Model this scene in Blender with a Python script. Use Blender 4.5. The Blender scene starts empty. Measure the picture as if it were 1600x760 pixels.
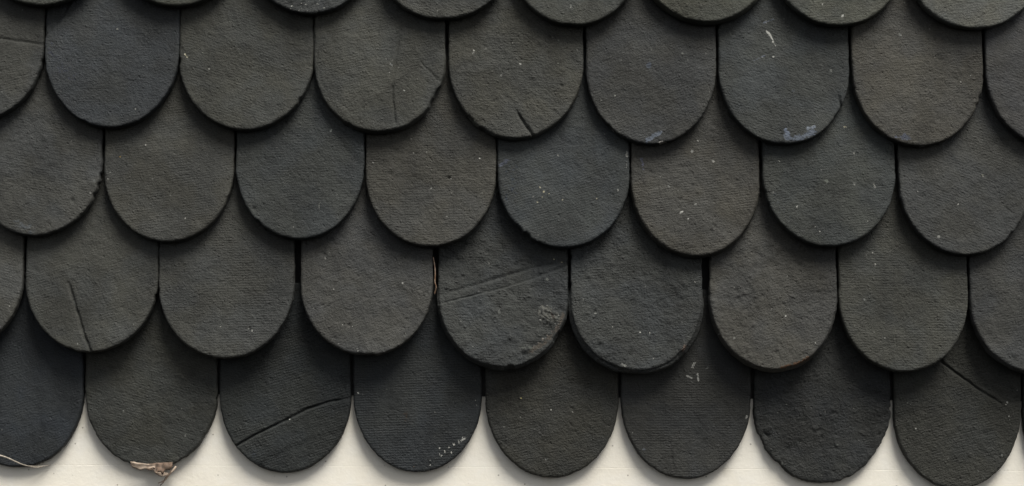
import bpy, math, random
import numpy as np

# ----------------------------------------------------------------- basics
sc = bpy.context.scene
C = sc.collection
MM = 0.001                      # one photo pixel is taken as one millimetre

# camera, straight at the wall
REF = 0.054                     # tile tips stand this far off the board
DIST = 3.2
cam_d = bpy.data.cameras.new("camera")
cam_d.sensor_width = 36.0
cam_d.lens = 36.0 * DIST / 1.6
cam_d.clip_start = 0.05
cam_d.clip_end = 200.0
cam = bpy.data.objects.new("camera", cam_d)
cam.location = (0.0, -(DIST + REF), 0.0)
cam.rotation_euler = (math.radians(90), 0, 0)
C.objects.link(cam)
sc.camera = cam

# overcast daylight from above, the brighter sky to the right
SUN_EL, SUN_AZ = math.radians(61), math.radians(33)     # azimuth measured from straight out of the wall to the right
sdir = (math.sin(SUN_AZ) * math.cos(SUN_EL), -math.cos(SUN_AZ) * math.cos(SUN_EL), math.sin(SUN_EL))
world = bpy.data.worlds.new("World")
sc.world = world
world.use_nodes = True
wn = world.node_tree.nodes
wl = world.node_tree.links
sky = wn.new("ShaderNodeTexSky")
sky.sky_type = 'NISHITA'
sky.sun_disc = False
sky.sun_elevation = SUN_EL
sky.sun_rotation = math.pi - SUN_AZ
sky.dust_density = 3.0
cloud = wn.new("ShaderNodeHueSaturation")              # a clouded sky: most of the blue is gone
cloud.inputs["Saturation"].default_value = 0.22
wl.new(sky.outputs[0], cloud.inputs["Color"])
wl.new(cloud.outputs[0], wn["Background"].inputs[0])
wn["Background"].inputs[1].default_value = 0.05

sun_d = bpy.data.lights.new("sun", 'SUN')
sun_d.energy = 2.2
sun_d.angle = math.radians(30)
sun_d.color = (1.0, 0.97, 0.90)
sun = bpy.data.objects.new("sun", sun_d)
from mathutils import Vector
sun.rotation_euler = Vector(sdir).to_track_quat('Z', 'Y').to_euler()
sun.location = (2, -3, 3)
C.objects.link(sun)

vs = sc.view_settings
vs.view_transform = 'Standard'
vs.look = 'None'
vs.exposure = 1.33
vs.gamma = 1.0
vs.use_curve_mapping = False
sc.cycles.max_bounces = 6
sc.cycles.use_denoising = True

# ----------------------------------------------------------------- numpy helpers
def table(seed):
    return np.random.RandomState(seed).rand(67, 61)

def noise(x, y, scale, seed):
    """smooth value noise in -1..1, feature size = scale"""
    t = table(seed)
    u, v = x / scale + 31.7, y / scale + 17.3
    i, j = np.floor(u).astype(int), np.floor(v).astype(int)
    f, g = u - i, v - j
    f = f * f * f * (f * (6 * f - 15) + 10)
    g = g * g * g * (g * (6 * g - 15) + 10)
    a = t[i % 67, j % 61]; b = t[(i + 1) % 67, j % 61]
    c = t[i % 67, (j + 1) % 61]; d = t[(i + 1) % 67, (j + 1) % 61]
    return 2 * ((a * (1 - f) + b * f) * (1 - g) + (c * (1 - f) + d * f) * g) - 1

def poly_dist(x, y, pts):
    """distance to a polyline, run 0..1 along it, and signed side (positive = left of travel)"""
    best = np.full(x.shape, 1e9); run = np.zeros(x.shape); side = np.zeros(x.shape)
    n = len(pts) - 1
    for k in range(n):
        (ax, ay), (bx, by) = pts[k], pts[k + 1]
        dx, dy = bx - ax, by - ay
        L2 = dx * dx + dy * dy + 1e-9
        t = np.clip(((x - ax) * dx + (y - ay) * dy) / L2, 0, 1)
        d = np.hypot(x - ax - t * dx, y - ay - t * dy)
        s = (x - ax) * dy - (y - ay) * dx
        m = d < best
        best = np.where(m, d, best); run = np.where(m, (k + t) / n, run); side = np.where(m, s / math.sqrt(L2), side)
    return best, run, side

def sstep(a, b, x):
    t = np.clip((x - a) / (b - a), 0, 1)
    return t * t * (3 - 2 * t)

def lin(c):
    """8-bit display colour to linear"""
    return tuple(((v / 255 + 0.055) / 1.055) ** 2.4 if v > 10 else v / 255 / 12.92 for v in c)

# ----------------------------------------------------------------- materials
def new_mat(name):
    m = bpy.data.materials.new(name)
    m.use_nodes = True
    nt = m.node_tree
    bsdf = nt.nodes["Principled BSDF"]
    def N(kind, **kw):
        n = nt.nodes.new(kind)
        for k, v in kw.items():
            if k.startswith("i_"):
                n.inputs[k[2:].replace("_", " ")].default_value = v
            else:
                setattr(n, k, v)
        return n
    def math_(op, a, b=None, c=None, clamp=False):
        n = nt.nodes.new("ShaderNodeMath"); n.operation = op; n.use_clamp = clamp
        for q, v in enumerate((a, b, c)):
            if v is None: continue
            if isinstance(v, (int, float)): n.inputs[q].default_value = v
            else: nt.links.new(v, n.inputs[q])
        return n.outputs[0]
    def mix(fac, a, b, blend='MIX'):
        n = nt.nodes.new("ShaderNodeMix"); n.data_type = 'RGBA'; n.blend_type = blend
        for s, v in ((n.inputs[0], fac), (n.inputs[6], a), (n.inputs[7], b)):
            if isinstance(v, (int, float)): s.default_value = v
            elif isinstance(v, tuple): s.default_value = (*v, 1.0) if len(v) == 3 else v
            else: nt.links.new(v, s)
        return n.outputs[2]
    def ramp(x, a, b, va=0.0, vb=1.0):
        n = nt.nodes.new("ShaderNodeMapRange"); n.interpolation_type = 'SMOOTHSTEP'
        nt.links.new(x, n.inputs[0])
        for q, v in zip((1, 2, 3, 4), (a, b, va, vb)): n.inputs[q].default_value = v
        return n.outputs[0]
    return m, nt, bsdf, N, math_, mix, ramp

def shingle_material():
    m, nt, bsdf, N, math_, mix, ramp = new_mat("painted_fabric_shingle")
    L = nt.links.new
    tc = N("ShaderNodeTexCoord")
    oi = N("ShaderNodeObjectInfo")
    off = N("ShaderNodeVectorMath", operation='SCALE')
    off.inputs[0].default_value = (3.1, 1.7, 5.3)
    L(oi.outputs["Random"], off.inputs["Scale"])
    co = N("ShaderNodeVectorMath", operation='ADD')
    L(tc.outputs["Object"], co.inputs[0]); L(off.outputs[0], co.inputs[1])
    P = co.outputs[0]
    def noi(scale, detail=2.0, rough=0.5, vec=None, dist=0.0):
        n = N("ShaderNodeTexNoise"); n.inputs["Scale"].default_value = scale
        n.inputs["Detail"].default_value = detail; n.inputs["Roughness"].default_value = rough
        n.inputs["Distortion"].default_value = dist
        L(vec or P, n.inputs["Vector"]); return n.outputs[0]
    # the lie of the weave differs from shingle to shingle
    ang = N("ShaderNodeAttribute", attribute_type='OBJECT', attribute_name="weave_angle")
    wst = N("ShaderNodeAttribute", attribute_type='OBJECT', attribute_name="weave_depth")
    gr = N("ShaderNodeAttribute", attribute_type='OBJECT', attribute_name="grain")
    rot = N("ShaderNodeVectorRotate", rotation_type='Y_AXIS')
    L(P, rot.inputs["Vector"]); L(ang.outputs["Fac"], rot.inputs["Angle"])
    def wave(direction, scale, dist, dscale):
        w = N("ShaderNodeTexWave", wave_type='BANDS', bands_direction=direction, wave_profile='SIN')
        w.inputs["Scale"].default_value = scale; w.inputs["Distortion"].default_value = dist
        w.inputs["Detail"].default_value = 2.0; w.inputs["Detail Scale"].default_value = dscale
        w.inputs["Detail Roughness"].default_value = 0.6
        L(rot.outputs[0], w.inputs["Vector"]); return w.outputs["Fac"]
    rows_ = wave('Z', 78.0, 3.0, 2.2)
    cols_ = wave('X', 78.0, 4.0, 1.2)
    patch = ramp(noi(22.0, 3.0, 0.6), 0.34, 0.62, 0.15, 1.0)
    weave = math_('ADD', math_('MULTIPLY', rows_, 0.75), math_('MULTIPLY', cols_, 0.25))
    weave = math_('MULTIPLY', math_('MULTIPLY', weave, patch), wst.outputs["Fac"])
    stretch = N("ShaderNodeMapping"); stretch.inputs["Scale"].default_value = (0.8, 1.0, 1.0)
    L(rot.outputs[0], stretch.inputs["Vector"])
    grit = noi(300.0, 4.0, 0.7, stretch.outputs[0])
    lump = noi(75.0, 4.0, 0.62)
    height = math_('ADD', math_('MULTIPLY', weave, 0.14), math_('MULTIPLY', math_('MULTIPLY', grit, 1.25), gr.outputs["Fac"]))
    height = math_('ADD', height, math_('MULTIPLY', math_('MULTIPLY', lump, 1.25), gr.outputs["Fac"]))
    pv = N("ShaderNodeTexVoronoi"); pv.inputs["Scale"].default_value = 130.0     # small blisters and pits
    warp = N("ShaderNodeVectorMath", operation='MULTIPLY_ADD'); warp.inputs[1].default_value = (0.006, 0.006, 0.006)
    nz = N("ShaderNodeTexNoise"); nz.inputs["Scale"].default_value = 140.0; L(P, nz.inputs["Vector"])
    L(nz.outputs["Color"], warp.inputs[0]); L(P, warp.inputs[2]); L(warp.outputs[0], pv.inputs["Vector"])
    ps = N("ShaderNodeSeparateColor"); L(pv.outputs["Color"], ps.inputs[0])
    kind = math_('SUBTRACT', math_('MULTIPLY', math_('GREATER_THAN', ps.outputs[0], 0.80), 1.0), math_('MULTIPLY', math_('LESS_THAN', ps.outputs[0], 0.14), 1.1))
    pim = math_('MULTIPLY', ramp(pv.outputs["Distance"], 0.05, 0.34, 1.0, 0.0), kind)
    height = math_('ADD', height, math_('MULTIPLY', math_('MULTIPLY', pim, 0.5), gr.outputs["Fac"]))
    bump = N("ShaderNodeBump"); bump.inputs["Distance"].default_value = 0.0019
    bump.inputs["Strength"].default_value = 0.9
    L(height, bump.inputs["Height"]); L(bump.outputs[0], bsdf.inputs["Normal"])
    # colour
    base = oi.outputs["Color"]
    big = noi(9.0, 3.0, 0.55)
    mid = noi(42.0, 4.0, 0.65)
    fine = noi(420.0, 2.0, 0.6)
    v = math_('ADD', ramp(big, 0.3, 0.7, 0.76, 1.20), ramp(mid, 0.3, 0.7, -0.13, 0.13))
    sm = N("ShaderNodeMapping"); sm.inputs["Scale"].default_value = (1.0, 1.0, 0.16)     # old rain runs
    L(P, sm.inputs["Vector"])
    v = math_('ADD', v, ramp(noi(46.0, 3.0, 0.6, sm.outputs[0]), 0.3, 0.7, -0.09, 0.09))
    v = math_('ADD', v, ramp(fine, 0.25, 0.75, -0.16, 0.16))
    vm = N("ShaderNodeVectorMath", operation='SCALE'); L(base, vm.inputs[0]); L(v, vm.inputs["Scale"])
    tint = mix(ramp(noi(16.0, 2.0, 0.5), 0.42, 0.66), (1.02, 1.01, 0.955), (0.97, 1.0, 1.035))
    col = mix(1.0, vm.outputs[0], tint, 'MULTIPLY')
    # paint rubbed off the high grains: scattered pale specks
    vo = N("ShaderNodeTexVoronoi"); vo.inputs["Scale"].default_value = 105.0
    L(P, vo.inputs["Vector"])
    near = ramp(vo.outputs["Distance"], 0.10, 0.17, 1.0, 0.0)
    sep = N("ShaderNodeSeparateColor"); L(vo.outputs["Color"], sep.inputs[0])
    pick = math_('GREATER_THAN', sep.outputs[0], 0.972)
    col = mix(math_('MULTIPLY', math_('MULTIPLY', near, pick), 0.22), col, (0.27, 0.27, 0.25))
    # hand-placed marks carried by the mesh
    mk = N("ShaderNodeAttribute", attribute_type='GEOMETRY', attribute_name="marks")
    crumb = noi(210.0, 3.0, 0.7)
    edge = math_('ADD', mk.outputs["Alpha"], math_('MULTIPLY', math_('SUBTRACT', crumb, 0.5), 1.7))
    fac = math_('MULTIPLY', ramp(edge, 0.42, 0.60), ramp(mk.outputs["Alpha"], 0.03, 0.18))
    col = mix(fac, col, mk.outputs["Color"])
    L(col, bsdf.inputs["Base Color"])
    r = ramp(mid, 0.3, 0.7, 0.62, 0.80)
    L(r, bsdf.inputs["Roughness"])
    bsdf.inputs["Specular IOR Level"].default_value = 0.25
    return m

def board_material():
    m, nt, bsdf, N, math_, mix, ramp = new_mat("cream_painted_board")
    L = nt.links.new
    tc = N("ShaderNodeTexCoord"); P = tc.outputs["Object"]
    def noi(scale, detail=3.0, rough=0.55, vec=None):
        n = N("ShaderNodeTexNoise"); n.inputs["Scale"].default_value = scale
        n.inputs["Detail"].default_value = detail; n.inputs["Roughness"].default_value = rough
        L(vec or P, n.inputs["Vector"]); return n.outputs[0]
    col = mix(ramp(noi(7.0), 0.35, 0.65), (0.80, 0.762, 0.675), (0.785, 0.738, 0.64))
    col = mix(ramp(noi(30.0), 0.45, 0.75, 0.0, 0.45), col, (0.80, 0.78, 0.725))
    stain = math_('MULTIPLY', ramp(noi(12.0, 4.0, 0.65), 0.56, 0.74), 0.30)
    col = mix(stain, col, (0.55, 0.49, 0.36))
    vo = N("ShaderNodeTexVoronoi"); vo.inputs["Scale"].default_value = 60.0; L(P, vo.inputs["Vector"])
    sep = N("ShaderNodeSeparateColor"); L(vo.outputs["Color"], sep.inputs[0])
    dot = math_('MULTIPLY', ramp(vo.outputs["Distance"], 0.04, 0.11, 1.0, 0.0), math_('GREATER_THAN', sep.outputs[1], 0.80))
    col = mix(math_('MULTIPLY', dot, 0.65), col, (0.14, 0.12, 0.09))
    L(col, bsdf.inputs["Base Color"])
    bsdf.inputs["Roughness"].default_value = 0.6
    b = N("ShaderNodeBump"); b.inputs["Distance"].default_value = 0.0008; b.inputs["Strength"].default_value = 0.5
    L(math_('ADD', noi(160.0, 4.0, 0.6), math_('MULTIPLY', noi(25.0), 1.5)), b.inputs["Height"])
    L(b.outputs[0], bsdf.inputs["Normal"])
    return m

def plain_material(name, c1, c2, scale, rough=0.75, spec=0.3, stretch=(1, 1, 1)):
    m, nt, bsdf, N, math_, mix, ramp = new_mat(name)
    tc = N("ShaderNodeTexCoord")
    mp = N("ShaderNodeMapping"); mp.inputs["Scale"].default_value = stretch
    nt.links.new(tc.outputs["Object"], mp.inputs["Vector"])
    n = N("ShaderNodeTexNoise"); n.inputs["Scale"].default_value = scale; n.inputs["Detail"].default_value = 4.0
    nt.links.new(mp.outputs[0], n.inputs["Vector"])
    nt.links.new(mix(ramp(n.outputs[0], 0.35, 0.65), c1, c2), bsdf.inputs["Base Color"])
    bsdf.inputs["Roughness"].default_value = rough
    bsdf.inputs["Specular IOR Level"].default_value = spec
    b = N("ShaderNodeBump"); b.inputs["Distance"].default_value = 0.0005; b.inputs["Strength"].default_value = 0.6
    nt.links.new(n.outputs[0], b.inputs["Height"]); nt.links.new(b.outputs[0], bsdf.inputs["Normal"])
    return m

M_SHINGLE = shingle_material()
M_BOARD = board_material()
M_FELT = plain_material("black_underlay_felt", (0.012, 0.012, 0.012), (0.022, 0.021, 0.02), 90)
M_STRAW = plain_material("dry_straw", (0.24, 0.21, 0.17), (0.36, 0.32, 0.27), 300, 0.6)
M_LEAF = plain_material("dry_brown_leaf", (0.055, 0.038, 0.026), (0.15, 0.10, 0.07), 140, 0.65)
M_PALE = plain_material("dry_pale_leaf", (0.27, 0.205, 0.155), (0.46, 0.37, 0.29), 120, 0.6)
M_TWIG = plain_material("dry_copper_stalk", (0.30, 0.17, 0.10), (0.48, 0.36, 0.27), 160, 0.4, 0.5)

# ----------------------------------------------------------------- mesh helper
def mesh_obj(name, verts, faces, mat, parent=None, smooth=True):
    me = bpy.data.meshes.new(name)
    me.from_pydata([tuple(v) for v in verts], [], faces)
    me.materials.append(mat)
    if smooth: me.polygons.foreach_set("use_smooth", [True] * len(me.polygons))
    me.update()
    o = bpy.data.objects.new(name, me)
    C.objects.link(o)
    if parent: o.parent = parent
    return o

def W(px, py, off=0.0):
    """photo millimetres to a point `off` mm in front of the board"""
    return ((px - 800) * MM, -off * MM, (380 - py) * MM)

# ----------------------------------------------------------------- the cream board
wall = bpy.data.objects.new("cream_wall", None)
wall["label"] = "cream painted board wall showing below the scalloped edge of the dark shingles"
wall["category"] = "wall"
C.objects.link(wall)

def board(z0, z1, proud, seed):
    """one board face, gently uneven, with a rolled lower and upper arris"""
    nx = 120
    prof = [(z0, 16.0), (z0, -proud + 0.15), (z0 + 0.2, -proud + 0.04), (z0 + 0.7, -proud)]
    n = max(6, int((z1 - z0) / 12))
    prof += [(z0 + 1.1, -proud), (z0 + 2.2, -proud)] + [(z0 + 0.7 + (z1 - z0 - 1.4) * k / n, -proud) for k in range(1, n)]
    prof += [(z1 - 2.2, -proud), (z1 - 1.1, -proud), (z1 - 0.7, -proud), (z1 - 0.2, -proud + 0.04), (z1, -proud + 0.15), (z1, 16.0)]
    xs = np.linspace(-1150, 1150, nx)
    V, F = [], []
    for (z, y) in prof:
        for x in xs:
            tilt = 0.0065 * (x + 700)              # boards run a touch downhill to the right
            w = float(noise(np.array([x]), np.array([z]), 140, seed)[0]) * 0.8
            V.append((x * MM, (y + (w if y < 10 else 0)) * MM, (z - tilt) * MM))
    m = len(prof)
    for j in range(m - 1):
        for i in range(nx - 1):
            F.append((j * nx + i, j * nx + i + 1, (j + 1) * nx + i + 1, (j + 1) * nx + i))
    F.append(tuple(range(nx - 1, -1, -1)) + tuple((m - 1) * nx + i for i in range(nx)))
    return mesh_obj("board", V, F, M_BOARD, wall)

board(-352.3, 620, 0.0, 11)
board(-760, -352.35, 0.03, 11)

# ----------------------------------------------------------------- the shingles
clad = bpy.data.objects.new("shingle_cladding", None)
clad["label"] = "overlapping rows of dark grey round-ended shingles covering the wall above the cream board"
clad["category"] = "cladding"
C.objects.link(clad)

fv = [W(-330, -230, 0.8), W(1930, -230, 0.8), W(1930, 634, 0.8), W(-330, 614, 0.8),
      W(-330, -230, 2.6), W(1930, -230, 2.6), W(1930, 634, 2.6), W(-330, 614, 2.6)]
mesh_obj("underlay_felt", fv, [(0, 1, 2, 3), (7, 6, 5, 4), (0, 4, 5, 1), (1, 5, 6, 2), (2, 6, 7, 3), (3, 7, 4, 0)], M_FELT, clad, False)

THICK = 14.0
SLOPE = math.atan(22.0 / 176.0)

def make_shingle(L, R, bot, b, n, rgb, seed, length=336.0, rag=0.8, rim=0.8, fine=1.9, lift=0.0, roll=0.0,
                 weave=1.0, weave_angle=None, bl=None, br=None, lump=1.0, label=None,
                 cracks=(), steps=(), ramps=(), pits=(), bumps=(), chips=(), dots=(), stains=(), rounding=4.2, slope=SLOPE, stand=REF / MM, tone=1.0):
    rs = random.Random(seed)
    cx, a = (L + R) / 2, (R - L) / 2 + 0.9
    lift = lift + rs.uniform(-1.2, 2.2); roll = roll + rs.uniform(-1.0, 1.0)
    bl = bl or b; br = br or b
    # --- outline: up-left corner, down the left side, round the tip, up the right side, along the top
    dense = []
    for z in np.linspace(length, bl, 400): dense.append((-a, z))
    for t in np.linspace(0, math.pi / 2, 300)[1:]:
        dense.append((-a * math.cos(t) ** (2 / n), bl - bl * math.sin(t) ** (2 / n)))
    for t in np.linspace(math.pi / 2, 0, 300)[1:]:
        dense.append((a * math.cos(t) ** (2 / n), br - br * math.sin(t) ** (2 / n)))
    for z in np.linspace(br, length, 400)[1:]: dense.append((a, z))
    D = np.array(dense)
    seg = np.hypot(*np.diff(D, axis=0).T); arc = np.concatenate([[0], np.cumsum(seg)])
    sv, s = [], 0.0
    while s < arc[-1]:
        sv.append(s)
        z = np.interp(s, arc, D[:, 1])
        s += fine if z < 205 else (4.0 if z < 250 else 11.0)
    sv.append(arc[-1]); sv = np.array(sv)
    bx, bz = np.interp(sv, arc, D[:, 0]), np.interp(sv, arc, D[:, 1])
    ntop = 16
    bx = np.concatenate([bx, np.linspace(a, -a, ntop + 2)[1:-1]])
    bz = np.concatenate([bz, np.full(ntop, length)])
    nb = len(bx)
    sarc = np.concatenate([sv, arc[-1] + np.linspace(0, 2 * a, ntop + 2)[1:-1]])
    # outward normals
    tx, tz = np.roll(bx, -1) - np.roll(bx, 1), np.roll(bz, -1) - np.roll(bz, 1)
    tl = np.hypot(tx, tz) + 1e-9
    nxo, nzo = tz / tl, -tx / tl
    flip = np.sign(np.sum(nxo * bx + nzo * (bz - length / 2)))
    nxo *= flip; nzo *= flip
    # uneven cut edge
    zero = np.zeros_like(sarc)
    inset = rag * (0.55 * noise(sarc, zero, 38, seed + 1) + 0.45 * noise(sarc, zero, 13, seed + 2)
                   + 0.35 * noise(sarc, zero, 5, seed + 3))
    inset += rag * 1.5 * np.clip(noise(sarc, zero, 9, seed + 4) - 0.62, 0, 1) * 2.0
    for (px, py, w, d) in chips:
        qx, qz = px - cx, bot - py
        k = int(np.argmin((bx - qx) ** 2 + (bz - qz) ** 2))
        t = np.abs(sarc - sarc[k]) / w
        inset += 0.75 * d * (1 - sstep(0.45, 1.0, t)) * (1 + 0.3 * noise(sarc, zero, 4, seed + 5))
    bx, bz = bx - nxo * inset, bz - nzo * inset
    # --- rings from the edge to the spine
    sx = np.zeros(nb)
    sz = np.clip(bz, max(bl, br), length - 60)
    leng = np.hypot(bx - sx, bz - sz)
    ds = [0, 0.35, 0.9, 1.6, 2.5, 3.6, 5.0]
    step = fine * 1.06
    while ds[-1] + step < 100: ds.append(ds[-1] + step)
    fr = np.array(ds) / 100.0
    nr = len(fr)
    X = bx[None] + (sx - bx)[None] * fr[:, None]
    Z = bz[None] + (sz - bz)[None] * fr[:, None]
    dist = leng[None] * fr[:, None]
    # --- relief
    def relief(X, Z, dist):
        h = 0.9 * noise(X, Z, 95, seed + 7) * lump
        h += 0.50 * lump * noise(X, Z, 30, seed + 8) + 0.34 * lump * noise(X, Z, 12, seed + 9) + 0.22 * lump * noise(X, Z, 5.5, seed + 10)
        # blisters and pinholes strewn over the face
        for _ in range(int(26 * lump)):
            ux, uz, r = rs.uniform(-a, a), rs.uniform(8, 230), rs.uniform(1.6, 4.0)
            e = np.exp(-((X - ux) ** 2 + ((Z - uz) * rs.uniform(0.8, 1.4)) ** 2) / (r * r))
            h += e * rs.choice((0.9, 0.7, 0.5, -0.7, -0.9)) * lump
        for (px, py, r, d) in pits:
            h -= d * np.exp(-((X - px + cx) ** 2 + (Z - bot + py) ** 2) / (r * r))
        for (px, py, r, d) in bumps:
            q = np.hypot(X - px + cx, Z - bot + py)
            h += d * (1 - sstep(r * 0.55, r * 1.15, q)) * (1 + 0.35 * noise(X, Z, 3.5, seed + 12))
        for (pts, w, d) in cracks:
            lp = [(px - cx, bot - py) for px, py in pts]
            wob = noise(X, Z, 14, seed + 13) * 0.45 + noise(X, Z, 4, seed + 14) * 0.3
            q, run, _ = poly_dist(X + wob, Z + wob, lp)
            h -= d * (1 + 0.35 * noise(X, Z, 11, seed + 17)) * np.exp(-(q / w) ** 2) * (0.35 + 0.65 * sstep(0.0, 0.25, run))
        for (pts, amt, w) in steps:                # the face left of the line sits lower (or higher when negative)
            lp = [(px - cx, bot - py) for px, py in pts]
            wob = noise(X, Z, 11, seed + 15) * 0.9
            q, run, side = poly_dist(X, Z + wob, lp)
            inside = sstep(0.0, 0.02, run) * sstep(1.0, 0.98, run)
            h -= amt * sstep(-w, w, -side) * np.maximum(inside, np.where(q < 40, 1.0, 1.0 - sstep(40, 60, q)))
        for (pts, k, cap) in ramps:                # the face left of the line rises away from it
            q, run, side = poly_dist(X, Z, [(px - cx, bot - py) for px, py in pts])
            h += np.where(side < 0, cap * (1 - np.exp(-k * np.abs(side) / cap)), 0.0)
        R_ = rounding * (1 + 0.25 * noise(X, Z, 22, seed + 16))
        e = np.clip(R_ - dist, 0, None)
        h -= 0.9 * (R_ - np.sqrt(np.clip(R_ * R_ - e * e, 0, None)))
        return h
    H = relief(X, Z, dist)
    # --- sides and back
    rough = 0.5 * noise(sarc, zero, 7, seed + 20) + 0.3 * noise(sarc, zero, 3, seed + 21)
    sideX, sideZ, sideH = [], [], []
    for f, o in ((0.38, 0.35), (0.62, 0.8), (0.86, 1.0), (1.0, 0.55)):
        tip = np.clip(1.0 - bz / (max(bl, br) * 1.1), 0.0, 1.0) ** 0.35
        out = rim * o * tip * (1 + 0.35 * noise(sarc, zero, 40, seed + 22)) + rough * (0.6 if f < 1 else 0.2)
        sideX.append(bx + nxo * out); sideZ.append(bz + nzo * out); sideH.append(np.full(nb, -THICK * f) + 0.25 * rough)
    AX = np.concatenate([np.array(sideX)[::-1], X]); AZ = np.concatenate([np.array(sideZ)[::-1], Z])
    AH = np.concatenate([np.array(sideH)[::-1], H])
    # slight curl of the whole shingle
    curl = rs.uniform(-1.0, 1.0)
    AH = AH + curl * (AX / a) ** 2 + roll * AX / a + lift * np.clip(1 - AZ / 180, 0, 1)
    nrt = AX.shape[0]
    co = np.stack([AX.ravel(), -AH.ravel(), AZ.ravel()], 1) * MM
    idx = np.arange(nrt * nb).reshape(nrt, nb)
    # fan points that fall together become one vertex
    last_z = np.where(np.arange(nb) < nb - ntop, sz, length - 60)
    # add the spine row
    sp_keys = {}
    sp_idx = np.zeros(nb, int)
    sp_co = []
    for i in range(nb):
        k = round(float(sz[i]) * 2) / 2
        if k not in sp_keys:
            sp_keys[k] = nrt * nb + len(sp_co)
            sp_co.append((0.0, k))
        sp_idx[i] = sp_keys[k]
    spX = np.array([q[0] for q in sp_co]); spZ = np.array([q[1] for q in sp_co])
    rs2 = rs.getstate()
    rs.seed(seed); rs3 = random.Random(seed)
    # the same random blisters again
    rs.setstate(rs3.getstate())
    spH = relief(spX, spZ, np.full(spX.shape, 99.0)) + lift * np.clip(1 - spZ / 180, 0, 1)
    co = np.concatenate([co, np.stack([spX, -spH, spZ], 1) * MM])
    nxt = np.roll(np.arange(nb), -1)
    q = np.stack([idx[:-1][:, :], idx[:-1][:, nxt], idx[1:][:, nxt], idx[1:][:, :]], -1).reshape(-1, 4)
    fl = q.ravel().tolist()
    cnt = [4] * len(q)
    lr = idx[-1]
    for i in range(nb):
        j = nxt[i]
        if sp_idx[i] == sp_idx[j]:
            fl += [int(lr[i]), int(lr[j]), int(sp_idx[j])]; cnt.append(3)
        else:
            fl += [int(lr[i]), int(lr[j]), int(sp_idx[j]), int(sp_idx[i])]; cnt.append(4)
    fl += [int(v) for v in idx[0][::-1]]; cnt.append(nb)
    me = bpy.data.meshes.new("shingle")
    me.vertices.add(len(co)); me.vertices.foreach_set("co", co.astype(np.float32).ravel())
    me.loops.add(len(fl)); me.loops.foreach_set("vertex_index", np.array(fl, np.int32))
    me.polygons.add(len(cnt))
    cnt = np.array(cnt, np.int32)
    me.polygons.foreach_set("loop_start", np.concatenate([[0], np.cumsum(cnt)[:-1]]).astype(np.int32))
    me.update(calc_edges=True); me.validate()
    me.polygons.foreach_set("use_smooth", np.ones(len(me.polygons), bool))
    # --- marks
    AXf = np.concatenate([AX.ravel(), spX]); AZf = np.concatenate([AZ.ravel(), spZ])
    col = np.zeros((len(co), 4), np.float32); col[:, :3] = lin((200, 198, 188))
    for (px, py, r, c) in dots:
        d = np.hypot(AXf - px + cx, AZf - bot + py)
        am = np.clip(1.35 - d / (r * 0.85), 0, 0.85)
        m = am > col[:, 3]
        col[m, :3] = mark_albedo(c); col[m, 3] = am[m]
    for (pts, w, c, amount) in stains:
        lp = [(px - cx, bot - py) for px, py in pts]
        d, _, _ = poly_dist(AXf, AZf, lp)
        d = d + 0.35 * w * noise(AXf, AZf, 5, seed + 31)
        am = amount * np.clip(1.35 - d / w, 0, 1)
        m = am > col[:, 3]
        col[m, :3] = mark_albedo(c); col[m, 3] = am[m]
    at = me.attributes.new("marks", 'FLOAT_COLOR', 'POINT')
    at.data.foreach_set("color", col.ravel())
    me.materials.append(M_SHINGLE)
    o = bpy.data.objects.new("shingle", me)
    C.objects.link(o)
    o.parent = clad
    k = 1 + (REF - stand * MM) / DIST          # sits further back than the upper rows
    o.location = W(800 + (cx - 800) * k, 380 + (bot - 380) * k, stand)
    o.rotation_euler = (-slope, 0, 0)
    o.color = (*(v * tone for v in lin_albedo(rgb)), 1.0)
    o["weave_angle"] = float(weave_angle if weave_angle is not None else rs.uniform(-0.38, 0.38))
    o["grain"] = float(rs.uniform(0.75, 1.25) * (0.55 + 0.45 * lump))
    o["weave_depth"] = float(weave)
    if label: o["label"] = label
    return o

ALB, SAT = 0.61, 0.72
def mark_albedo(c):
    return tuple(v * 0.47 for v in lin(c))

def lin_albedo(c):
    """display colour the lit face shows in the photo, scaled to the paint's own reflectance"""
    g = sum(lin(c)) / 3
    return tuple((g + (v - g) * SAT) * ALB * t for v, t in zip(lin(c), (0.99, 1.003, 0.99)))

WHITE, CREAM, GREY, BLUE, YEL = (205, 205, 198), (200, 192, 160), (120, 122, 118), (108, 116, 128), (205, 190, 110)
PALE = (150, 150, 145)

T = []
def S(*a, **k): T.append((a, k))
#  left right bottom  b    n    colour
# row above the frame's top edge, tips only
S(-40, 164, 8, 100, 2.0, (70, 72, 67))
S(172, 376, 9, 100, 2.0, (73, 74, 66))
S(382, 585, 21, 108, 2.0, (58, 61, 63), rag=1.6, lump=1.5, label="shingle at the top edge with a crumbling white-flecked tip",
  dots=[(456 + 9 * (i % 6) + (i * 37 % 11) - 4, 2 + (i * 53 % 17), 1.0 + (i % 3) * 0.45, GREY) for i in range(20)],
  pits=[(470, 12, 5, 1.8), (492, 8, 4, 1.6), (452, 6, 4, 1.6)])
S(590, 794, 29, 96, 2.05, (73, 73, 69), dots=[(684, 16, 1.4, WHITE)])
S(797, 999, 40, 110, 2.0, (70, 71, 66), dots=[(892, 10, 1.6, PALE)], chips=[(890, 38, 14, 1.5)])
S(1003, 1206, 34, 102, 2.0, (76, 76, 65), rim=3.0, pits=[(1072, 24, 3, 1.5)])
S(1208, 1413, 40, 106, 2.0, (78, 79, 71), dots=[(1286, 6, 1.9, WHITE), (1317, 25, 2.6, WHITE)])
S(1421, 1627, 44, 102, 2.05, (86, 86, 80))
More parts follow.
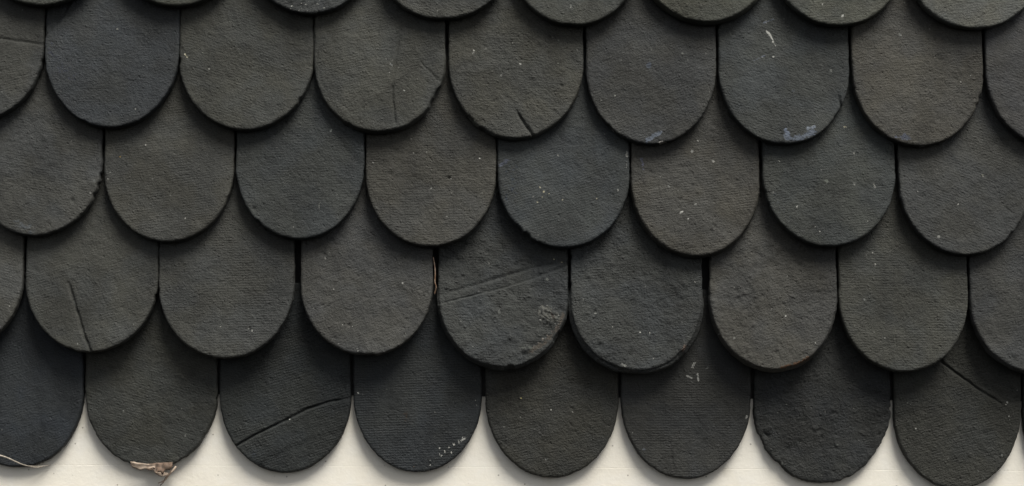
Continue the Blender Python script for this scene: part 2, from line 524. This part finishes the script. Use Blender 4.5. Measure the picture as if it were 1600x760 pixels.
# second row
S(-145, 63, 189, 118, 2.0, (62, 62, 59), label="shingle at the left edge with a straight crease across it",
  cracks=[([(-150, 52), (0, 58), (64, 67), (80, 69)], 1.6, 2.2)], chips=[(61, 92, 4, 1.2)])
S(67, 276, 199, 124, 2.02, (56, 59, 62), weave=0.55, lump=0.7, dots=[(180, 42, 2.4, PALE), (93, 141, 1.6, PALE), (134, 164, 1.8, PALE), (211, 170, 1.8, GREY)],
  stains=[([(70, 70), (110, 120)], 12, (62, 66, 80), 0.4)], chips=[(130, 196, 7, 1.2)],
  steps=[([(60, 62), (88, 32), (112, -10)], 3.6, 1.2)], label="bluish shingle with its upper left corner sunk along a curved line")
S(278, 487, 203, 116, 2.0, (67, 67, 62), chips=[(277, 94, 7, 2.8), (463, 152, 6, 2.5)], rag=0.9,
  dots=[(287, 83, 2.2, CREAM), (290, 87, 1.8, CREAM), (315, 80, 1.2, PALE), (326, 106, 1.9, PALE)], pits=[(354, 119, 4, 1.0)])
S(490, 694, 206, 116, 2.05, (70, 70, 65), label="shingle with a faint upright crack and a nick in its right edge", rim=2.0,
  cracks=[([(626, 30), (617, 90), (612, 140), (617, 192)], 2.0, 2.3), ([(645, 82), (672, 112), (690, 128)], 1.7, 1.1)],
  chips=[(676, 147, 22, 4.5)], dots=[(631, 141, 1.7, WHITE), (602, 90, 1.7, PALE), (611, 99, 3.4, GREY), (608, 112, 1.6, PALE)],
  steps=[([(493, 60), (502, 125), (520, 160), (545, 190)], -0.8, 2.5)])
S(701, 911, 216, 122, 2.0, (71, 70, 64), label="shingle with a short slanting split at its tip", rag=1.0, rim=1.8,
  cracks=[([(806, 172), (818, 190), (832, 212)], 2.0, 5.0)], lump=1.3,
  dots=[(813, 98, 2.4, WHITE), (739, 80, 2.8, PALE), (740, 76, 1.6, WHITE), (873, 97, 1.6, WHITE), (903, 75, 1.2, WHITE), (783, 116, 2.4, PALE), (815, 115, 1.1, WHITE), (802, 64, 1.2, PALE)],
  pits=[(878, 133, 2.4, 3.0), (841, 67, 2.0, 2.0), (757, 70, 2.5, 1.4)],
  stains=[([(731, 182), (736, 188), (747, 196)], 3, (120, 122, 112), 0.8)], chips=[(733, 186, 8, 2.0), (755, 203, 6, 1.5)])
S(917, 1120, 225, 122, 2.0, (62, 62, 61), weave_angle=0.35, label="shingle with a blue smear and a white chip at its tip",
  stains=[([(1011, 221), (1020, 213), (1031, 207)], 5.0, BLUE, 0.66), ([(1032, 223), (1042, 223)], 2.2, (200, 196, 188), 1.0), ([(950, 199), (958, 204)], 2.5, PALE, 0.7)],
  dots=[(1112, 137, 1.5, PALE), (1109, 143, 1.4, PALE), (939, 156, 1.4, PALE), (961, 148, 1.8, GREY), (1015, 100, 6, (80, 86, 96)), (1067, 81, 2.6, GREY)],
  chips=[(950, 200, 6, 1.8), (1038, 224, 5, 1.0)])
S(1125, 1329, 225, 120, 2.02, (62, 65, 65), label="shingle with a blue paint patch at its tip and a white scratch near the top",
  stains=[([(1228, 214), (1238, 217), (1255, 215), (1270, 205)], 6.6, BLUE, 0.72), ([(1228, 204), (1232, 210)], 4, (120, 130, 146), 0.9),
          ([(1262, 200), (1272, 198)], 3.4, (140, 148, 158), 0.9), ([(1200, 46), (1206, 51), (1210, 60), (1214, 69)], 2.2, WHITE, 0.72),
          ([(1180, 92), (1196, 85)], 1.7, (110, 118, 132), 0.75), ([(1196, 32), (1214, 25)], 1.7, (90, 98, 112), 0.7)],
  dots=[(1211, 86, 1.7, WHITE), (1147, 90, 1.6, PALE), (1301, 108, 3.2, GREY), (1163, 138, 1.2, PALE), (1213, 128, 1.1, PALE), (1241, 141, 4, (72, 76, 78))],
  cracks=[([(1312, 146), (1318, 172)], 1.9, 4.0)], chips=[(1308, 178, 12, 2.0), (1222, 208, 5, 1.4)], pits=[(1221, 212, 3, 2.0)])
S(1335, 1539, 228, 118, 2.02, (74, 71, 65), rag=1.2, weave_angle=0.05,
  stains=[([(1404, 213), (1422, 217)], 6.0, (96, 101, 114), 0.65), ([(1440, 229), (1447, 230)], 2.2, PALE, 0.9)],
  dots=[(1410, 51, 3.2, GREY), (1520, 116, 2.4, PALE), (1505, 127, 1.6, PALE), (1490, 96, 1.4, PALE)], chips=[(1533, 150, 5, 2.0), (1526, 162, 4, 1.8), (1538, 118, 3, 1.4)])
S(1545, 1750, 230, 120, 2.0, (65, 64, 64))
# third row
S(-50, 155, 368, 116, 2.05, (67, 67, 65), rag=1.1, lump=1.2, label="shingle at the left edge with a flaking right rim",
  chips=[(150, 272, 6, 2.2), (147, 286, 5, 2.0), (139, 302, 5, 2.2), (55, 368, 9, -1.5)], pits=[(112, 313, 2.4, 2.4)],
  dots=[(145, 282, 2.6, (105, 108, 106)), (140, 301, 2.0, PALE)], stains=[([(25, 348), (50, 360)], 7, (92, 96, 98), 0.6)])
S(160, 362, 378, 116, 2.02, (67, 66, 61), weave=1.2, weave_angle=0.12, dots=[(184, 243, 1.8, (190, 150, 70)), (224, 224, 1.7, PALE), (166, 278, 1.7, WHITE), (289, 340, 2.0, PALE), (284, 336, 1.2, PALE)],
  pits=[(250, 306, 2.6, 1.4), (310, 344, 2.2, 1.2), (247, 311, 2, 1.0)])
S(367, 567, 373, 118, 2.02, (60, 63, 63), lump=0.8, label="dark shingle creased along a slanting line at its upper right",
  ramps=[([(440, 90), (478, 140), (520, 205), (545, 238), (578, 268)], 0.30, 5.0)],
  dots=[(515, 202, 3.0, (150, 155, 150)), (458, 354, 1.7, WHITE), (453, 365, 1.4, PALE)], pits=[(396, 326, 3.0, 2.8)],
  stains=[([(498, 317), (498, 335)], 1.4, (110, 112, 108), 0.6)], chips=[(402, 346, 5, 1.4)])
S(571, 774, 385, 118, 2.05, (68, 66, 61), weave=1.4, weave_angle=0.02, lump=1.1, rag=0.8,
  dots=[(749, 246, 1.9, WHITE), (704, 278, 1.7, WHITE), (665, 235, 1.6, PALE), (646, 237, 1.3, PALE), (673, 293, 2.4, PALE), (676, 292, 1.4, WHITE), (698, 338, 1.3, PALE), (582, 252, 2.0, GREY), (759, 240, 1.2, PALE), (642, 214, 1.5, PALE)],
  pits=[(701, 277, 2.2, 3.0), (609, 271, 3, 1.6)], cracks=[([(600, 298), (640, 295), (700, 290)], 1.3, 0.35)])
S(778, 984, 387, 118, 2.02, (61, 65, 67), weave=1.2, weave_angle=0.30, label="bluish shingle with cream dots and a broken lower left edge",
  dots=[(844, 292, 1.8, CREAM), (850, 299, 2.1, CREAM), (858, 302, 1.6, CREAM), (847, 308, 1.5, CREAM), (833, 307, 1.8, PALE), (840, 315, 2.2, CREAM), (879, 312, 1.5, CREAM), (933, 310, 2.0, CREAM), (966, 296, 1.9, PALE), (873, 242, 2.4, GREY)],
  stains=[([(782, 256), (792, 250)], 4, (96, 101, 114), 0.6), ([(806, 358), (814, 366), (826, 376)], 4.5, (112, 108, 98), 0.9), ([(800, 262), (800, 300)], 20, (58, 66, 76), 0.36), ([(981, 235), (980, 262)], 1.8, PALE, 0.6)],
  chips=[(808, 358, 10, 3.0), (820, 372, 8, 3.2), (828, 378, 5, -1.5)])
S(988, 1188, 400, 122, 2.05, (72, 69, 63), weave=1.5, weave_angle=0.12, lump=1.3, rim=2.2,
  dots=[(1083, 235, 3.4, PALE), (1065, 332, 2.6, WHITE), (1068, 329, 1.6, WHITE), (1076, 342, 2.2, WHITE), (1033, 275, 1.6, PALE), (1093, 217, 1.5, PALE), (1116, 250, 2.6, PALE), (1088, 318, 2.4, PALE), (1019, 368, 1.6, PALE), (1046, 290, 2.4, GREY)],
  stains=[([(1004, 247), (1007, 262)], 3.5, (100, 102, 118), 0.6)],
  pits=[(1060, 352, 1.9, 2.0), (1112, 361, 2.2, 2.8), (1118, 353, 2.2, 1.8), (1067, 259, 2.4, 1.6), (1065, 311, 2.6, 1.6)])
S(1194, 1401, 385, 116, 2.02, (63, 66, 64), dots=[(1324, 196, 2.1, CREAM), (1293, 282, 4.6, (118, 122, 114)), (1369, 291, 2.6, PALE), (1367, 287, 1.6, PALE), (1337, 238, 2.2, PALE), (1209, 300, 2.0, PALE), (1247, 322, 1.7, WHITE), (1274, 355, 1.5, PALE), (1281, 362, 1.6, PALE), (1336, 286, 3.2, GREY), (1219, 250, 1.4, PALE), (1357, 345, 1.2, PALE), (1234, 345, 1.2, PALE)],
  chips=[(1196, 300, 5, 1.4), (1206, 316, 4, 1.4)], lump=1.1, stains=[([(1215, 305), (1235, 345)], 14, (76, 80, 80), 0.42)])
S(1408, 1612, 398, 118, 2.02, (66, 66, 64), rag=1.2, lump=1.1, dots=[(1539, 272, 3.0, (118, 118, 108)), (1436, 298, 1.8, WHITE), (1467, 370, 3.2, PALE), (1448, 356, 1.4, WHITE), (1456, 359, 1.4, WHITE), (1499, 319, 1.4, PALE), (1466, 336, 1.3, PALE), (1472, 378, 1.5, PALE)],
  chips=[(1592, 352, 6, 2.0), (1580, 366, 6, 2.2)], cracks=[([(1571, 322), (1584, 332)], 1.5, 1.2)])
S(1616, 1820, 401, 118, 2.02, (64, 64, 62))
# fourth row
S(-175, 31, 547, 112, 2.05, (74, 73, 69), dots=[(14, 431, 1.6, PALE), (14, 479, 1.4, PALE)])
S(37, 243, 550, 116, 2.02, (67, 67, 63), weave_angle=0.3, fine=1.5, label="shingle split upward from its tip by a slightly curved crack",
  cracks=[([(104, 442), (109, 456), (116, 478), (128, 515), (142, 552)], 2.2, 4.2)], dots=[(121, 538, 1.7, PALE), (208, 507, 2.0, GREY), (213, 492, 1.5, PALE)], chips=[(238, 462, 5, 1.8)])
S(246, 457, 560, 118, 2.02, (67, 67, 64), weave=1.4, weave_angle=0.02, dots=[(258, 441, 1.6, WHITE), (388, 512, 3.4, (112, 112, 108)), (393, 517, 1.6, WHITE), (344, 511, 1.2, PALE), (398, 498, 1.5, PALE)],
  pits=[(390, 514, 2.0, 2.4), (392, 411, 3, 1.4)])
S(469, 675, 555, 116, 2.05, (72, 71, 69), lump=1.3, label="shingle with a small holed blister high on its left side",
  dots=[(507, 403, 2.0, PALE), (512, 393, 1.7, PALE), (523, 512, 1.6, WHITE), (535, 508, 1.4, PALE), (550, 511, 1.7, WHITE), (628, 442, 2.2, WHITE), (608, 526, 1.5, WHITE), (666, 460, 1.6, PALE), (558, 546, 1.5, WHITE), (559, 549, 1.2, PALE), (521, 452, 1.8, PALE), (490, 482, 1.4, PALE), (634, 521, 1.5, PALE)],
  pits=[(504, 396, 3.4, 4.0), (545, 508, 2.6, 3.4), (634, 499, 1.9, 2.2), (558, 431, 1.9, 2.0), (503, 477, 2.4, 2.0), (617, 509, 1.6, 1.6)],
  bumps=[(507, 398, 6, 0.8)], chips=[(572, 556, 18, 1.8)])
S(685, 887, 574, 116, 2.05, (64, 66, 66), weave=1.3, weave_angle=-0.05, lump=2.1, rim=4.0, fine=1.6, label="shingle with a slanting folded seam and a rough gritty scab at its right edge",
  steps=[([(660, 483), (688, 475), (736, 463), (790, 449), (840, 433), (887, 415), (910, 406)], 2.3, 1.0)],
  cracks=[([(670, 479), (688, 474), (736, 462), (790, 448), (840, 432), (890, 413)], 1.3, 1.5), ([(690, 460), (735, 447), (790, 430), (835, 417), (880, 407)], 3.0, 2.0)],
  bumps=[(858, 493, 17, 1.8), (843, 520, 7, 1.4), (822, 546, 8, 1.6)] + [(858 + 13 * math.cos(i * 2.4) * (i / 16) ** .5, 493 + 15 * math.sin(i * 2.4) * (i / 16) ** .5, 2.6, 1.5) for i in range(16)],
  stains=[([(852, 488), (863, 497)], 14, (112, 112, 106), 0.62), ([(862, 490), (864, 496)], 5, (92, 86, 80), 0.7), ([(880, 492), (870, 515), (856, 530), (843, 541), (828, 551)], 4.5, (92, 86, 78), 0.62), ([(818, 545), (832, 542)], 5, (96, 100, 94), 0.5)],
  dots=[(764, 410, 2.0, PALE), (780, 487, 3.4, GREY), (866, 404, 1.8, CREAM), (878, 409, 2.0, CREAM), (855, 436, 3.2, GREY), (738, 541, 2.4, GREY)] +
       [(858 + 15 * math.cos(i * 0.9), 493 + 16 * math.sin(i * 0.9), 1.5, PALE) for i in range(7)] +
       [(876 - i * 7, 505 + i * 6.2, 1.8, (140, 130, 122)) for i in range(7)],
  chips=[(797, 571, 7, 3.0), (868, 524, 12, 2.0)], pits=[(750, 411, 4, 1.4), (780, 480, 3, 1.5), (813, 407, 4, 1.6)])
S(893, 1098, 579, 116, 2.05, (65, 67, 67), weave=1.3, weave_angle=0.1, lump=2.1, rim=7.0, label="thick-edged shingle with a curled ridge and two white dots",
  dots=[(1001, 519, 2.0, WHITE), (1016, 521, 2.0, WHITE), (931, 490, 2.2, PALE), (919, 393, 1.5, WHITE), (1021, 560, 1.9, PALE), (1087, 441, 1.6, PALE), (958, 511, 1.5, PALE), (912, 468, 2.0, PALE)],
  stains=[([(1067, 548), (1071, 542)], 3.2, (125, 108, 98), 0.8), ([(972, 570), (978, 571)], 2.4, PALE, 0.8)],
  bumps=[(921, 486, 8, 1.0), (951, 478, 4, 0.9), (1028, 505, 5, 0.8), (989, 561, 6, 0.9)],
  cracks=[([(946, 474), (954, 473), (957, 490), (959, 511)], 1.3, 0.9), ([(915, 494), (926, 491), (930, 484)], 1.4, 1.2)],
  chips=[(901, 444, 5, 1.5), (899, 400, 4, 1.5), (1062, 552, 8, 2.0)], pits=[(1020, 455, 2.4, 1.6), (1058, 463, 2, 1.8), (1007, 462, 4, 1.2)])
S(1111, 1309, 577, 118, 2.05, (72, 70, 66), lump=1.9, weave=0.8, rim=3.6, rag=0.9, label="bumpy brownish shingle with a rusty tint along its lower right edge",
  stains=[([(1222, 574), (1245, 569), (1262, 560)], 4.0, (112, 84, 62), 0.62)],
  dots=[(1229, 494, 2.0, WHITE), (1228, 487, 1.2, WHITE), (1274, 536, 1.6, WHITE), (1147, 529, 2.4, PALE), (1149, 449, 1.5, PALE), (1124, 522, 1.8, PALE), (1233, 431, 1.5, PALE)])
S(1314, 1515, 581, 118, 2.02, (66, 66, 61), weave=1.5, weave_angle=-0.02, lump=0.9, dots=[(1367, 394, 1.6, PALE), (1384, 528, 1.7, PALE), (1360, 396, 1.2, PALE), (1372, 413, 2.0, PALE), (1353, 468, 3, GREY)])
S(1520, 1724, 583, 118, 2.02, (66, 66, 65), lump=1.3, rim=3.0)
# lowest row, over the board
S(-76, 130, 731, 122, 2.05, (45, 49, 54), weave=0.9, lump=0.5, chips=[(96, 702, 4, 1.0)])
S(132, 340, 732, 122, 2.0, (60, 60, 55), rag=1.0, label="brownish shingle of the lowest row with debris caught under its tip",
  chips=[(338, 622, 4, 1.6), (322, 684, 9, 1.6), (284, 718, 8, 1.2)], pits=[(219, 635, 4, 1.3), (292, 675, 4, 1.0)], dots=[(192, 641, 2.0, GREY), (290, 680, 2.2, GREY)])
S(343, 548, 739, 122, 2.02, (45, 48, 48), weave=1.6, weave_angle=0.30, lump=0.5, fine=1.5, label="shingle of the lowest row crossed by a long rising crack",
  cracks=[([(548, 621), (530, 624), (515, 627), (480, 638), (450, 654), (400, 678), (364, 699)], 1.55, 4.0)],
  steps=[([(330, 745), (380, 728), (405, 722), (440, 704), (490, 684), (540, 668), (560, 660)], -0.9, 5.0)],
  dots=[(453, 654, 1.5, WHITE), (453, 679, 1.2, GREY)], stains=[([(384, 712), (400, 708)], 10, (52, 60, 70), 0.4)])
S(552, 753, 738, 122, 2.02, (46, 49, 51), weave=1.6, weave_angle=0.03, lump=0.6, label="shingle of the lowest row with a spray of white flecks at lower right",
  dots=[(559, 606, 1.3, WHITE), (559, 613, 1.4, WHITE), (745, 625, 1.4, PALE), (746, 632, 1.2, PALE), (687, 700, 1.7, WHITE), (653, 718, 1.6, WHITE), (690, 711, 1.9, WHITE), (706, 707, 2.0, WHITE), (712, 703, 1.4, WHITE)] +
       [(728 - i * 3.0 + (i * 7 % 5) - 2, 680 + i * 2.3 + (i * 11 % 7) - 3, 0.9 + (i * 5 % 4) * 0.35, WHITE if i % 3 else PALE) for i in range(20)],
  stains=[([(727, 684), (719, 690)], 2.6, WHITE, 0.7), ([(634, 645), (636, 655)], 6, (66, 56, 46), 0.45)])
S(758, 967, 747, 126, 2.0, (55, 54, 49), weave=1.1, weave_angle=0.2, rag=0.8, label="shingle of the lowest row with a small white ring on its left side",
  dots=[(779 + 3.3 * math.cos(i * 0.8), 660 + 3.3 * math.sin(i * 0.8), 1.0, PALE) for i in range(8)] + [(814, 621, 1.8, YEL), (850, 598, 1.4, CREAM), (813, 650, 1.8, GREY), (854, 717, 2.8, GREY), (861, 639, 1.8, PALE), (895, 642, 1.6, GREY), (786, 667, 1.8, GREY), (867, 610, 1.0, PALE)],
  stains=[([(858, 606), (860, 617)], 1.2, (95, 95, 88), 0.6), ([(835, 575), (870, 590)], 1.3, (85, 85, 78), 0.5)], pits=[(893, 637, 2.4, 2.6), (921, 643, 3.4, 1.4)])
S(970, 1174, 749, 126, 2.0, (52, 52, 51), weave=1.4, weave_angle=0.0, lump=0.6, label="shingle of the lowest row with white scratch marks near its top",
  stains=[([(1082, 572), (1086, 565)], 1.8, (150, 150, 146), 0.85), ([(1074, 586), (1081, 589)], 1.8, (160, 160, 155), 0.85), ([(1090, 582), (1091, 592)], 1.8, (170, 170, 165), 0.9), ([(1078, 592), (1083, 597)], 1.3, GREY, 0.7), ([(1103, 576), (1107, 572)], 1.5, GREY, 0.6)],
  dots=[(1006, 702, 3.2, (104, 108, 114)), (1168, 650, 2.4, PALE), (1167, 653, 1.6, WHITE), (987, 676, 1.8, GREY), (1027, 735, 1.3, PALE)],
  cracks=[([(1048, 690), (1049, 718), (1056, 742)], 1.5, 0.7)], pits=[(1047, 692, 2, 1.4), (1049, 716, 2, 1.6)])
S(1178, 1392, 755, 122, 2.0, (48, 49, 49), rag=1.9, lump=1.4, weave=0.5, rim=1.0, fine=1.6, label="blackish lumpy shingle of the lowest row with a ragged broken edge",
  chips=[(1192, 690, 12, 2.2), (1222, 722, 8, 1.8), (1250, 740, 8, 1.4), (1376, 700, 9, 2.4), (1362, 716, 8, 1.6), (1320, 742, 8, 1.6), (1391, 638, 3, 2.4)],
  pits=[(1196, 680, 6, 3.0), (1363, 700, 7, 2.6), (1301, 645, 3.4, 1.8), (1280, 672, 3.5, 2.0), (1284, 683, 2.5, 2.0), (1248, 690, 5, 1.6)],
  bumps=[(1275, 668, 6, 1.2), (1300, 640, 6, 1.0), (1352, 675, 7, 1.2), (1200, 672, 8, 1.6), (1372, 640, 10, 1.2), (1308, 693, 5, 1.2)],
  dots=[(1289, 642, 1.2, PALE), (1335, 637, 1.3, PALE), (1251, 691, 1.6, PALE), (1309, 694, 2.2, GREY), (1213, 644, 1.4, GREY), (1304, 594, 1.2, PALE), (1285, 744, 1.5, GREY)],
  stains=[([(1193, 678), (1200, 685)], 1.8, GREY, 0.6), ([(1220, 722), (1222, 726)], 2.0, GREY, 0.6)])
S(1396, 1596, 764, 124, 2.02, (52, 52, 48), weave=1.2, weave_angle=0.25, fine=1.5, label="shingle of the lowest row with a short slanting crack in its upper right",
  cracks=[([(1566, 630), (1552, 621), (1530, 607), (1500, 586), (1470, 563)], 1.7, 4.0)],
  dots=[(1575, 627, 2.0, WHITE), (1573, 631, 1.5, PALE), (1577, 649, 1.9, WHITE), (1578, 655, 1.4, PALE), (1430, 669, 1.5, WHITE), (1417, 628, 1.7, GREY), (1421, 630, 1.4, GREY), (1566, 710, 3.0, GREY), (1590, 608, 1.6, GREY)],
  pits=[(1540, 603, 3.4, 2.2), (1541, 676, 5, 1.4)], bumps=[(1566, 710, 5, 0.8)])
S(1599, 1803, 770, 122, 2.0, (46, 46, 45))
# shingles that only peek in at the margins of the upper rows
for i, (a_, k_) in enumerate(T):
    if a_[2] > 700: k_.update(length=300.0, slope=0.002, stand=15.6, tone=1.22)
    k_.setdefault('length', 318.0)
    make_shingle(*a_, seed=100 + i * 41, **k_)

# ----------------------------------------------------------------- bits of dry litter
def tube(path, radii, sides=7):
    V, F = [], []
    P = [Vector(p) for p in path]
    for i, p in enumerate(P):
        t = (P[min(i + 1, len(P) - 1)] - P[max(i - 1, 0)]).normalized()
        u = t.cross(Vector((0, 1, 0.2))).normalized(); w = t.cross(u)
        for k in range(sides):
            an = 2 * math.pi * k / sides
            V.append(p + (u * math.cos(an) + w * math.sin(an) * 0.6) * radii[i])
    for i in range(len(P) - 1):
        for k in range(sides):
            F.append((i * sides + k, i * sides + (k + 1) % sides, (i + 1) * sides + (k + 1) % sides, (i + 1) * sides + k))
    F.append(tuple(range(sides - 1, -1, -1))); F.append(tuple((len(P) - 1) * sides + k for k in range(sides)))
    return V, F

def spline(pts, n):
    """Catmull-Rom through points of any dimension"""
    p = np.array([pts[0]] + list(pts) + [pts[-1]], float)
    out = []
    m = len(pts) - 1
    for q in range(n + 1):
        t = q / n * m; k = min(int(t), m - 1); t -= k
        a, b, c, d = p[k], p[k + 1], p[k + 2], p[k + 3]
        out.append(0.5 * (2 * b + (c - a) * t + (2 * a - 5 * b + 4 * c - d) * t * t + (3 * b - a - 3 * c + d) * t ** 3))
    return out

def stalk(name, pts, r0, r1, mat, label, cat):
    sp = spline(pts, 26)
    rad = [(r0 + (r1 - r0) * i / 26) * MM * (1 + 0.15 * math.sin(i * 1.9)) for i in range(27)]
    V, F = tube([W(*p) for p in sp], rad)
    o = mesh_obj(name, V, F, mat)
    o["label"] = label; o["category"] = cat
    return o

def flake(name, rows, thick, mat, seed, label=None, cat=None):
    """a curled dry flake: rows of (x, y, off) points across, given a real thickness"""
    ny, nx = len(rows), len(rows[0])
    front = [W(*p) for r in rows for p in r]
    back = [(x, y + thick * MM, z) for x, y, z in front]
    V = front + back; F = []
    o_ = ny * nx
    for j in range(ny - 1):
        for i in range(nx - 1):
            a, b, c, d = j * nx + i, j * nx + i + 1, (j + 1) * nx + i + 1, (j + 1) * nx + i
            F.append((a, d, c, b)); F.append((o_ + a, o_ + b, o_ + c, o_ + d))
    ring = [i for i in range(nx)] + [j * nx + nx - 1 for j in range(1, ny)] + [(ny - 1) * nx + i for i in range(nx - 2, -1, -1)] + [j * nx for j in range(ny - 2, 0, -1)]
    for q in range(len(ring)):
        a, b = ring[q], ring[(q + 1) % len(ring)]
        F.append((a, b, o_ + b, o_ + a))
    o = mesh_obj(name, V, F, mat)
    if label: o["label"] = label; o["category"] = cat
    return o

stalk("straw", [(-40, 706, 40), (0, 714.5, 40), (16, 721, 39), (30, 728, 35), (42, 732, 26), (58, 733, 14), (68, 732, 4)], 1.5, 0.5, M_STRAW,
      "thin pale straw lying across the tip of the lowest left shingle", "straw")
stalk("straw_fibre", [(40, 733.5, 20), (48, 735, 16), (57, 734, 12), (63, 731.5, 7)], 0.8, 0.3, M_STRAW,
      "short fine fibre curling beside the end of the long straw", "straw")

def curl(x0, x1, top, bot, off0, off1, n=16, m=5, amp=1.6, seed=1):
    r_ = random.Random(seed); rows = []
    ph = r_.random() * 6
    for j in range(m):
        v = j / (m - 1); row = []
        for i in range(n):
            u = i / (n - 1)
            x = x0 + (x1 - x0) * u
            y = top(u) * (1 - v) + bot(u) * v
            row.append((x + r_.uniform(-0.3, 0.3), y + r_.uniform(-0.35, 0.35), off0 + (off1 - off0) * u + amp * math.sin(3.0 * v + 2.2 * u + ph)))
        rows.append(row)
    return rows

flake("leaf_scrap", curl(199, 237, lambda u: 724 + 6 * u, lambda u: 731 + 7.5 * min(1, u * 3.6) - 4 * u ** 1.6 + 0.9 * math.sin(u * 19), 27, 24, seed=3), 0.5, M_PALE, 3,
      "pale curled leaf scrap wedged under the tip of the brownish lowest shingle", "leaf")
lf = bpy.data.objects.new("dead_leaf", None); lf["label"] = "crumpled brown dead leaf hanging under the brownish lowest shingle beside the pale scrap"; lf["category"] = "leaf"
C.objects.link(lf)
a = flake("blade", curl(225, 264, lambda u: 728 - 2 * u, lambda u: 735 + 8.5 * math.sin(min(1, u * 1.1) * 2.5) - 5 * u * u + 2.2 * math.sin(u * 23) + 1.1 * math.sin(u * 41 + 1), 24, 20, n=20, m=7, amp=2.6, seed=5), 0.5, M_LEAF, 5)
a.parent = lf
b_ = flake("fold", curl(238, 257, lambda u: 741 + 2 * u, lambda u: 744.5 + 4 * math.sin(u * 3.0), 25, 22, n=10, m=4, amp=1.0, seed=8), 0.4, M_PALE, 8)
b_.parent = lf
V, F = tube([W(*p) for p in spline([(269, 733, 18), (264, 740, 19), (257, 747, 18), (251, 755, 16), (240, 760, 13)], 20)], [(1.9 - 0.05 * i) * MM for i in range(21)])
st = mesh_obj("stem", V, F, M_PALE); st.parent = lf
V, F = tube([W(*p) for p in spline([(262, 738, 22), (259, 745, 23), (253, 750, 22), (250, 757, 20), (244, 763, 18)], 16)], [0.7 * MM] * 17)
hb = mesh_obj("fibre", V, F, M_LEAF); hb.parent = lf
stalk("dry_stalk", [(675.5, 402, 24), (678, 415, 26), (679, 428, 27), (678.5, 441, 26), (680.5, 450, 25), (677.5, 461, 22)], 0.8, 1.1, M_TWIG,
      "coppery dry stalk caught upright in the gap between two shingles left of the folded seam", "stalk")
flake("leaf_crumb", curl(644, 656, lambda u: 733, lambda u: 738 + 4 * math.sin(u * 3.1), 17, 14, n=9, m=4, amp=0.8, seed=11), 0.7, M_LEAF, 11,
      "small brown crumb stuck under the tip of the white-flecked lowest shingle", "crumb")
